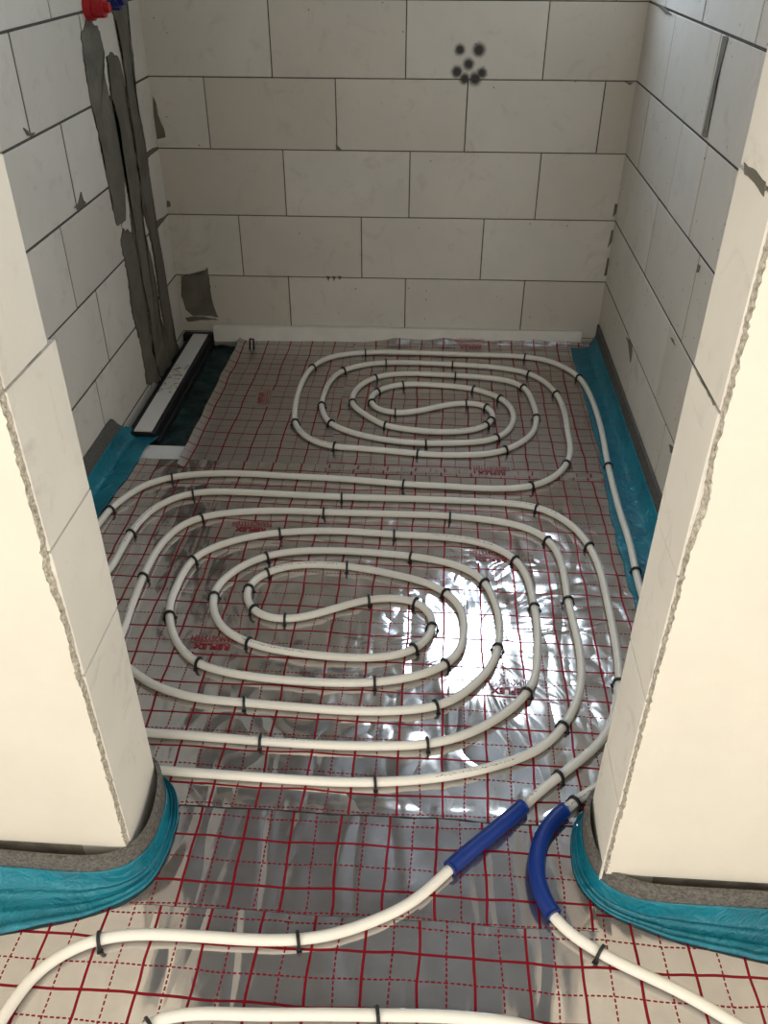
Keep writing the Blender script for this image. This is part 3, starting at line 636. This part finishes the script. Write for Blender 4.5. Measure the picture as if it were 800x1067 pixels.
bm.to_mesh(pm); bm.free()
pm.materials.append(M['print'])
for i, (kind, x, y) in enumerate(PRINTS):
    sh = foil_main if y < 2.47 else (foil_rl if x < -0.35 else foil_rr)
    me = pm.copy()
    o = bpy.data.objects.new('printed_lettering', me)
    COL.objects.link(o)
    o.parent = sh
    rz = math.radians(180 if kind == 'n' else 95)
    if y > 3.5:                                   # on the turned-up hem by the back wall
        o.location = (x, 3.5535, 0.017)
        o.rotation_euler = (math.radians(-42), 0, rz)
    else:                                         # the ink follows the billows of its sheet
        lift = 0.0012 if sh is foil_main else 0.0018 if sh is foil_rr else 0.0006
        ca, sa = math.cos(rz), math.sin(rz)
        for v in me.vertices:
            wx, wy = x + ca * v.co.x - sa * v.co.y, y + sa * v.co.x + ca * v.co.y
            v.co.z = 0.0005 + lift + 0.9 * (base_h(wx, wy) + 0.0016) + (0.0034 if sh is foil_rr else 0.0019) + (edge_main(wx, wy) if sh is foil_main else 0.0)
        o.location = (x, y, 0)
        o.rotation_euler = (0, 0, rz)
    o['label'] = 'red lettering on the foil'

# ---------------------------------------------------------------- heating pipes
def catmull(pts, step=0.008):
    P = [Vector(p) for p in pts]
    P = [P[0] * 2 - P[1]] + P + [P[-1] * 2 - P[-2]]
    out = []
    for i in range(1, len(P) - 2):
        p0, p1, p2, p3 = P[i-1], P[i], P[i+1], P[i+2]
        t0, t1 = 0.0, max(1e-4, (p1 - p0).length) ** 0.5
        t2 = t1 + max(1e-4, (p2 - p1).length) ** 0.5
        t3 = t2 + max(1e-4, (p3 - p2).length) ** 0.5
        n = max(1, int((p2 - p1).length / step))
        for k in range(n):
            t = t1 + (t2 - t1) * k / n
            a1 = p0 * ((t1 - t) / (t1 - t0)) + p1 * ((t - t0) / (t1 - t0))
            a2 = p1 * ((t2 - t) / (t2 - t1)) + p2 * ((t - t1) / (t2 - t1))
            a3 = p2 * ((t3 - t) / (t3 - t2)) + p3 * ((t - t2) / (t3 - t2))
            b1 = a1 * ((t2 - t) / (t2 - t0)) + a2 * ((t - t0) / (t2 - t0))
            b2 = a2 * ((t3 - t) / (t3 - t1)) + a3 * ((t - t1) / (t3 - t1))
            out.append(b1 * ((t2 - t) / (t2 - t1)) + b2 * ((t - t1) / (t2 - t1)))
    out.append(P[-2])
    # even out small kinks
    for _ in range(30):
        q = out[:]
        for i in range(1, len(out) - 1):
            q[i] = out[i] * 0.5 + (out[i-1] + out[i+1]) * 0.25
        out = q
    return out

def tube(name, line, r, zf, mat, parent=None, seg=12, cap=True):
    V, F, UV = [], [], []
    L = 0.0
    us = []
    n = len(line)
    for i, p in enumerate(line):
        a, b = line[max(0, i-1)], line[min(n-1, i+1)]
        if i: L += (p - line[i-1]).length
        us.append(L)
        t = (b - a).normalized()
        sd = Vector((t.y, -t.x))
        zc = zf(p.x, p.y, L)
        for k in range(seg):
            an = 2 * math.pi * k / seg
            V.append((p.x + sd.x * r * math.cos(an), p.y + sd.y * r * math.cos(an), zc + r * math.sin(an)))
    uvs = []
    for i in range(n - 1):
        for k in range(seg):
            k2 = (k + 1) % seg
            F.append((i * seg + k, i * seg + k2, (i+1) * seg + k2, (i+1) * seg + k))
            v0, v1 = k / seg, (k + 1) / seg
            uvs += [(us[i], v0), (us[i], v1), (us[i+1], v1), (us[i+1], v0)]
    if cap:
        F.append(tuple(range(seg)))
        F.append(tuple(reversed(range((n-1) * seg, n * seg))))
        uvs += [(0, 0.7)] * (2 * seg)
    me = bpy.data.meshes.new(name)
    me.from_pydata(V, [], F)
    lay = me.uv_layers.new(name='run')
    for i, q in enumerate(uvs): lay.data[i].uv = q
    me.update()
    return link(name, me, mat, parent, True)

PR = 0.0105
def pz(x, y, L):
    return 0.0045 + PR + 0.0008 * nz(L * 3, 0.5)
line1 = catmull(PIPE_PATH)
line2 = catmull(PIPE2_PATH)
pipe1 = empty('heating_pipe', (line1[0].x, line1[0].y, 0))
pipe1.location = (0, 0, 0)
tag(pipe1, 'long cream heating pipe laid in two coils with two blue sleeves', 'pipe')
tube('pipe_run', line1, PR, pz, M['pipe'], pipe1)
pipe2 = tube('heating_pipe', line2, PR, pz, M['pipe'])
tag(pipe2, 'short stretch of white heating pipe along the bottom edge of the picture', 'pipe')

def sub_line(line, a, b):
    a, b = Vector(a), Vector(b)
    ia = min(range(len(line)), key=lambda i: (line[i] - a).length)
    ib = min(range(len(line)), key=lambda i: (line[i] - b).length)
    return line[min(ia, ib):max(ia, ib) + 1]
SLEEVES = [((0.072, 0.996), (0.234, 1.154), 'straight dark blue sleeve'), ((0.314, 1.145), (0.266, 0.907), 'curved dark blue sleeve')]
for a, b, lb in SLEEVES:
    ln = sub_line(line1, a, b)
    s = tube('protective_sleeve', ln, 0.0165, lambda x, y, L: 0.0185 + 0.0006 * nz(L * 30, 2.0), M['sleeve'], pipe1, 14)
    s['label'] = lb

# ---------------------------------------------------------------- black pipe clips
def clip_mesh():
    me = bpy.data.meshes.new('pipe_clip')
    prof = []
    R1, R2 = PR + 0.0008, PR + 0.0052
    path = []
    zc = 0.0045 + PR
    path.append((-R1 - 0.001, 0.001))
    for k in range(9):
        an = math.pi - math.pi * k / 8
        path.append((math.cos(an) * R1, zc + math.sin(an) * R1))
    path.append((R1 + 0.001, 0.001))
    outer = [(-R2 - 0.0015, 0.001)]
    for k in range(9):
        an = math.pi - math.pi * k / 8
        outer.append((math.cos(an) * R2, zc + math.sin(an) * (R2 + 0.0012)))
    outer.append((R2 + 0.0015, 0.001))
    V, F = [], []
    hw = 0.0034
    for (i_, o_) in zip(path, outer):
        V += [(-hw, i_[0], i_[1]), (hw, i_[0], i_[1]), (hw * 0.8, o_[0], o_[1]), (-hw * 0.8, o_[0], o_[1])]
    n = len(path)
    for i in range(n - 1):
        a, b = i * 4, i * 4 + 4
        for k in range(4):
            F.append((a + k, b + k, b + (k + 1) % 4, a + (k + 1) % 4))
    F.append((0, 1, 2, 3)); F.append((n*4-1, n*4-2, n*4-3, n*4-4))
    # small barbed feet at both sides
    for s in (-1, 1):
        k = len(V)
        v, f = box_data(-0.005, 0.005, min(s * R1, s * (R2 + 0.004)), max(s * R1, s * (R2 + 0.004)), 0.0, 0.004)
        V += v
        F += [tuple(j + k for j in q) for q in f]
    me.from_pydata(V, [], F)
    me.update()
    me.materials.append(M['clip'])
    return me
CM = clip_mesh()
WORDS = ['first', 'second', 'third', 'fourth', 'fifth', 'sixth', 'seventh', 'eighth', 'ninth']
allp = [(p, line1, i) for i, p in enumerate(line1)] + [(p, line2, i) for i, p in enumerate(line2)]
for run, (mode, pts) in CLIPS.items():
    pts = sorted(pts, key=(lambda q: q[0]) if mode == 'x' else (lambda q: -q[1]))
    for k, q in enumerate(pts):
        qv = Vector(q)
        p, ln, i = min(allp, key=lambda e: (e[0] - qv).length_squared)
        t = (ln[min(len(ln)-1, i+2)] - ln[max(0, i-2)]).normalized()
        o = bpy.data.objects.new('pipe_clip', CM)
        COL.objects.link(o)
        o.location = (p.x, p.y, 0.0)
        o.rotation_euler = (0, 0, math.atan2(t.y, t.x) + random.uniform(-0.16, 0.16))
        side = ('from the left' if mode == 'x' else 'from the back')
        if len(pts) == 1: lb = 'black plastic clip holding the ' + run
        else: lb = 'black clip, %s %s on the %s' % (WORDS[k], side, run)
        tag(o, lb, 'clip', 'black clips pinning the pipe')
# one loose clip standing by the back wall, not on any pipe
V, F = boxes_data([(-0.016, -0.012, -0.003, 0.003, 0, 0.045), (0.004, 0.008, -0.003, 0.003, 0, 0.045), (-0.016, 0.008, -0.003, 0.003, 0.045, 0.050)])
lc = from_py('pipe_clip', V, F, M['clip'])
lc.location = (-0.795, 3.46, 0.002)
lc.rotation_euler = (math.radians(-8), 0, math.radians(-25))
tag(lc, 'loose black clip standing upright near the back wall, holding no pipe', 'clip', 'black clips pinning the pipe')

# ---------------------------------------------------------------- foam edge strips with teal film skirts
def sweep(name, line, out_sign, prof, mat, parent, closed=False, smooth=True):
    """prof(i, s, L) -> [(offset, z), ...] along the outward normal"""
    V, F = [], []
    n = len(line)
    L = 0.0
    m = 0
    for i, p in enumerate(line):
        if i: L += (p - line[i-1]).length
        a, b = line[max(0, i-1)], line[min(n-1, i+1)]
        t = (b - a).normalized()
        nrm = Vector((t.y, -t.x)) * out_sign
        pr = prof(p, L)
        m = len(pr)
        for (o_, z) in pr:
            V.append((p.x + nrm.x * o_, p.y + nrm.y * o_, z))
    for i in range(n - 1):
        for k in range(m if closed else m - 1):
            k2 = (k + 1) % m
            q = (i*m + k, i*m + k2, (i+1)*m + k2, (i+1)*m + k)
            F.append(q if out_sign > 0 else tuple(reversed(q)))
    if closed:
        F.append(tuple(range(m))); F.append(tuple(reversed(range((n-1)*m, n*m))))
    return from_py(name, V, F, mat, parent, smooth)

def edge_strip(label, line, out_sign, top, width, seed, film_top=0.042, taper=None, rough=1.0, folds=True):
    e = empty('edge_insulation_strip')
    tag(e, label, 'edge strip', 'foam edge strips with teal film')
    def foam(p, L):
        tz = top(p, L) + 0.002 * nz(L * 9, seed)
        return [(0.0, 0.0), (0.009, 0.0), (0.009, tz), (0.0, tz)]
    fo = sweep('foam_band', line, out_sign, foam, M['foam'], e, True, False)
    K = 22
    def film(p, L):
        w = width(p, L)
        ft = min(film_top, top(p, L) - 0.002)
        out = []
        for k in range(K + 1):
            s = k / K
            o_ = 0.0105 + w * s ** 1.25
            z = ft * (1 - min(1, s / 0.42)) ** 1.7 + 0.0045
            fade = min(1.0, s * 6)
            if folds:
                # long pleats that run with the strip
                ph = s * 3.1 + 0.35 * nz(L * 2.2, seed + 1)
                z += 0.011 * fade * (1 - s) ** 0.5 * max(0, math.sin(ph * 6.283)) ** 2 * (0.8 + 0.8 * nz(L * 3.0, seed + 4))
                z += 0.006 * fade * max(0.0, 1 - abs(s - 0.93) / 0.07) * (1 + nz(L * 5, seed + 6))
            z += rough * 0.0028 * fade * (1 + nz(L * 24, s * 3.5, seed)) + rough * 0.0012 * nz(L * 60, s * 9, seed)
            o_ += 0.006 * s * nz(L * 12, seed + 9)
            out.append((o_, z))
        return out
    fi = sweep('film_skirt', line, out_sign, film, M['film'], e)
    sol = fi.modifiers.new('thickness', 'SOLIDIFY')
    sol.thickness = 0.0006
    return e

def lerp_tab(tab, x):
    if x <= tab[0][0]: return tab[0][1]
    for (a, va), (b, vb) in zip(tab[:-1], tab[1:]):
        if x <= b: return va + (vb - va) * (x - a) / (b - a)
    return tab[-1][1]

def dense(pts, step=0.01):
    return catmull(pts, step)

ll = dense([(-1.88, 0.940), (-1.4, 0.938), (-1.0, 0.938), (-0.75, 0.936), (-0.62, 0.934), (-0.565, 0.943), (-0.533, 0.972), (-0.527, 1.03), (-0.531, 1.09), (-0.540, 1.14), (-0.560, 1.168), (-0.62, 1.172), (-0.9, 1.165), (-1.10, 1.162)])
edge_strip('grey foam strip with teal film wrapped round the left pier', ll, 1,
           lambda p, L: 0.086 + (0.012 if p.y > 1.02 else 0.0) * min(1, (p.y - 1.02) / 0.08),
           lambda p, L: lerp_tab([(0, 0.13), (0.9, 0.125), (1.1, 0.115), (1.2, 0.085), (1.30, 0.050), (1.36, 0.030), (1.42, 0.022), (1.5, 0.020), (1.58, 0.012), (1.7, 0.03), (2.2, 0.03)], L), 3.0)
lr = dense([(1.88, 0.950), (1.2, 0.948), (0.8, 0.946), (0.55, 0.944), (0.43, 0.946), (0.385, 0.955), (0.358, 0.980), (0.349, 1.03), (0.347, 1.09), (0.352, 1.135), (0.375, 1.155), (0.45, 1.15), (0.70, 1.148)])
edge_strip('grey foam strip with teal film wrapped round the right pier', lr, -1,
           lambda p, L: 0.088 + (0.012 if p.y > 1.02 else 0.0) * min(1, (p.y - 1.02) / 0.08),
           lambda p, L: lerp_tab([(0, 0.09), (1.0, 0.09), (1.2, 0.085), (1.34, 0.058), (1.44, 0.034), (1.50, 0.026), (1.56, 0.022), (1.63, 0.016), (1.72, 0.010), (2.1, 0.02)], L), 11.0)
wr = dense([(0.7245, 1.16), (0.7245, 2.0), (0.7245, 2.8), (0.724, 3.45), (0.724, 3.605)], 0.015)
edge_strip('dark foam strip with teal film along the right wall', wr, -1,
           lambda p, L: 0.106,
           lambda p, L: lerp_tab([(1.1, 0.125), (2.2, 0.13), (2.7, 0.108), (3.3, 0.105), (3.5, 0.108), (3.6, 0.105)], p.y), 21.0, 0.05, None, 0.5, False)
wl = dense([(-1.1285, 1.18), (-1.1285, 1.9), (-1.1285, 2.4), (-1.127, 2.60), (-1.118, 2.66), (-1.105, 2.70)], 0.012)
edge_strip('dark foam strip with teal film along the left wall by the drain', wl, 1,
           lambda p, L: 0.116 if p.y < 2.60 else max(0.02, 0.116 - 0.096 * ((p.y - 2.60) / 0.10) ** 0.7),
           lambda p, L: lerp_tab([(1.1, 0.05), (2.0, 0.065), (2.3, 0.09), (2.5, 0.105), (2.62, 0.10), (2.7, 0.11)], p.y), 31.0, 0.05, None, 0.8, False)

# white edge board at the foot of the back wall
V = []
for (x, y) in ((-0.985, 3.545), (0.655, 3.604)):
    for (dy, z) in ((0, 0.0), (0.036, 0.0), (0.036, 0.066), (0.004, 0.068)):
        V.append((x, y + dy * (1.0 if x < 0 else 0.55), z))
F = [(0,1,2,3), (7,6,5,4), (0,4,5,1), (1,5,6,2), (2,6,7,3), (3,7,4,0)]
eb = from_py('edge_board', V, F, M['strip'])
tag(eb, 'long white edge board lying along the foot of the back wall', 'edge board')

# ---------------------------------------------------------------- shower drain and its trench
mg = bpy.data.meshes.new('sealing_membrane')
V, F = [], []
nx, ny = 18, 60
for j in range(ny + 1):
    for i in range(nx + 1):
        x = -1.125 + 0.27 * i / nx
        y = 2.63 + 0.945 * j / ny
        z = -0.036 + 0.010 * nz(x * 9, y * 9, 3.0) + 0.006 * nz(x * 25, y * 25, 6.0)
        z += 0.03 * max(0.0, (i / nx - 0.9) / 0.1)
        V.append((x, y, z))
for j in range(ny):
    for i in range(nx):
        a = j * (nx + 1) + i
        F.append((a, a + 1, a + nx + 2, a + nx + 1))
mb = from_py('sealing_membrane', V, F, M['membrane'], None, True)
mb.modifiers.new('thickness', 'SOLIDIFY').thickness = 0.002
tag(mb, 'crumpled dark green sealing membrane in the trench beside the drain', 'membrane')
dr = empty('shower_drain')
tag(dr, 'long black shower channel with a narrow white cover by the left wall', 'drain')
box('channel_base', (-1.122, -0.990, 2.665, 3.565, -0.05, -0.006), M['black'], dr, 0.003)
box('channel_body', (-1.092, -1.000, 2.662, 3.560, -0.006, 0.024), M['black'], dr, 0.002)
box('channel_end', (-1.124, -0.984, 3.545, 3.578, -0.006, 0.030), M['black'], dr, 0.002)
cv = box('cover_strip', (-1.079, -1.013, 2.668, 3.552, 0.024, 0.0305), M['cover'], dr, 0.0015)
cv['label'] = 'white cover strip with dirt stains'

# ---------------------------------------------------------------- red and blue plugs on the left wall
def plug(label, y, z, mat):
    e = empty('pipe_plug', (XL, y, z))
    tag(e, label, 'plug', 'test plugs of the water outlets')
    def cyl(name, r0, r1, x0, x1, seg, ridged=0.0):
        V, F = [], []
        for (x, r) in ((x0, r0), (x1, r1)):
            for k in range(seg):
                an = 2 * math.pi * k / seg
                rr = r * (1 - ridged * (k % 2))
                V.append((x, rr * math.cos(an), rr * math.sin(an)))
        for k in range(seg):
            k2 = (k + 1) % seg
            F.append((k, k2, seg + k2, seg + k))
        F.append(tuple(reversed(range(seg)))); F.append(tuple(range(seg, 2 * seg)))
        return from_py(name, V, F, mat, e)
    cyl('collar', 0.040, 0.037, 0.0, 0.022, 24)
    cyl('grip', 0.031, 0.030, 0.022, 0.058, 20, 0.10)
    cyl('hex_head', 0.017, 0.016, 0.058, 0.074, 6)
plug('red pipe plug on the left wall above the mortar chases', 3.05, 1.335, M['red_plug'])
plug('blue pipe plug on the left wall beside the red one', 3.20, 1.345, M['blue_plug'])
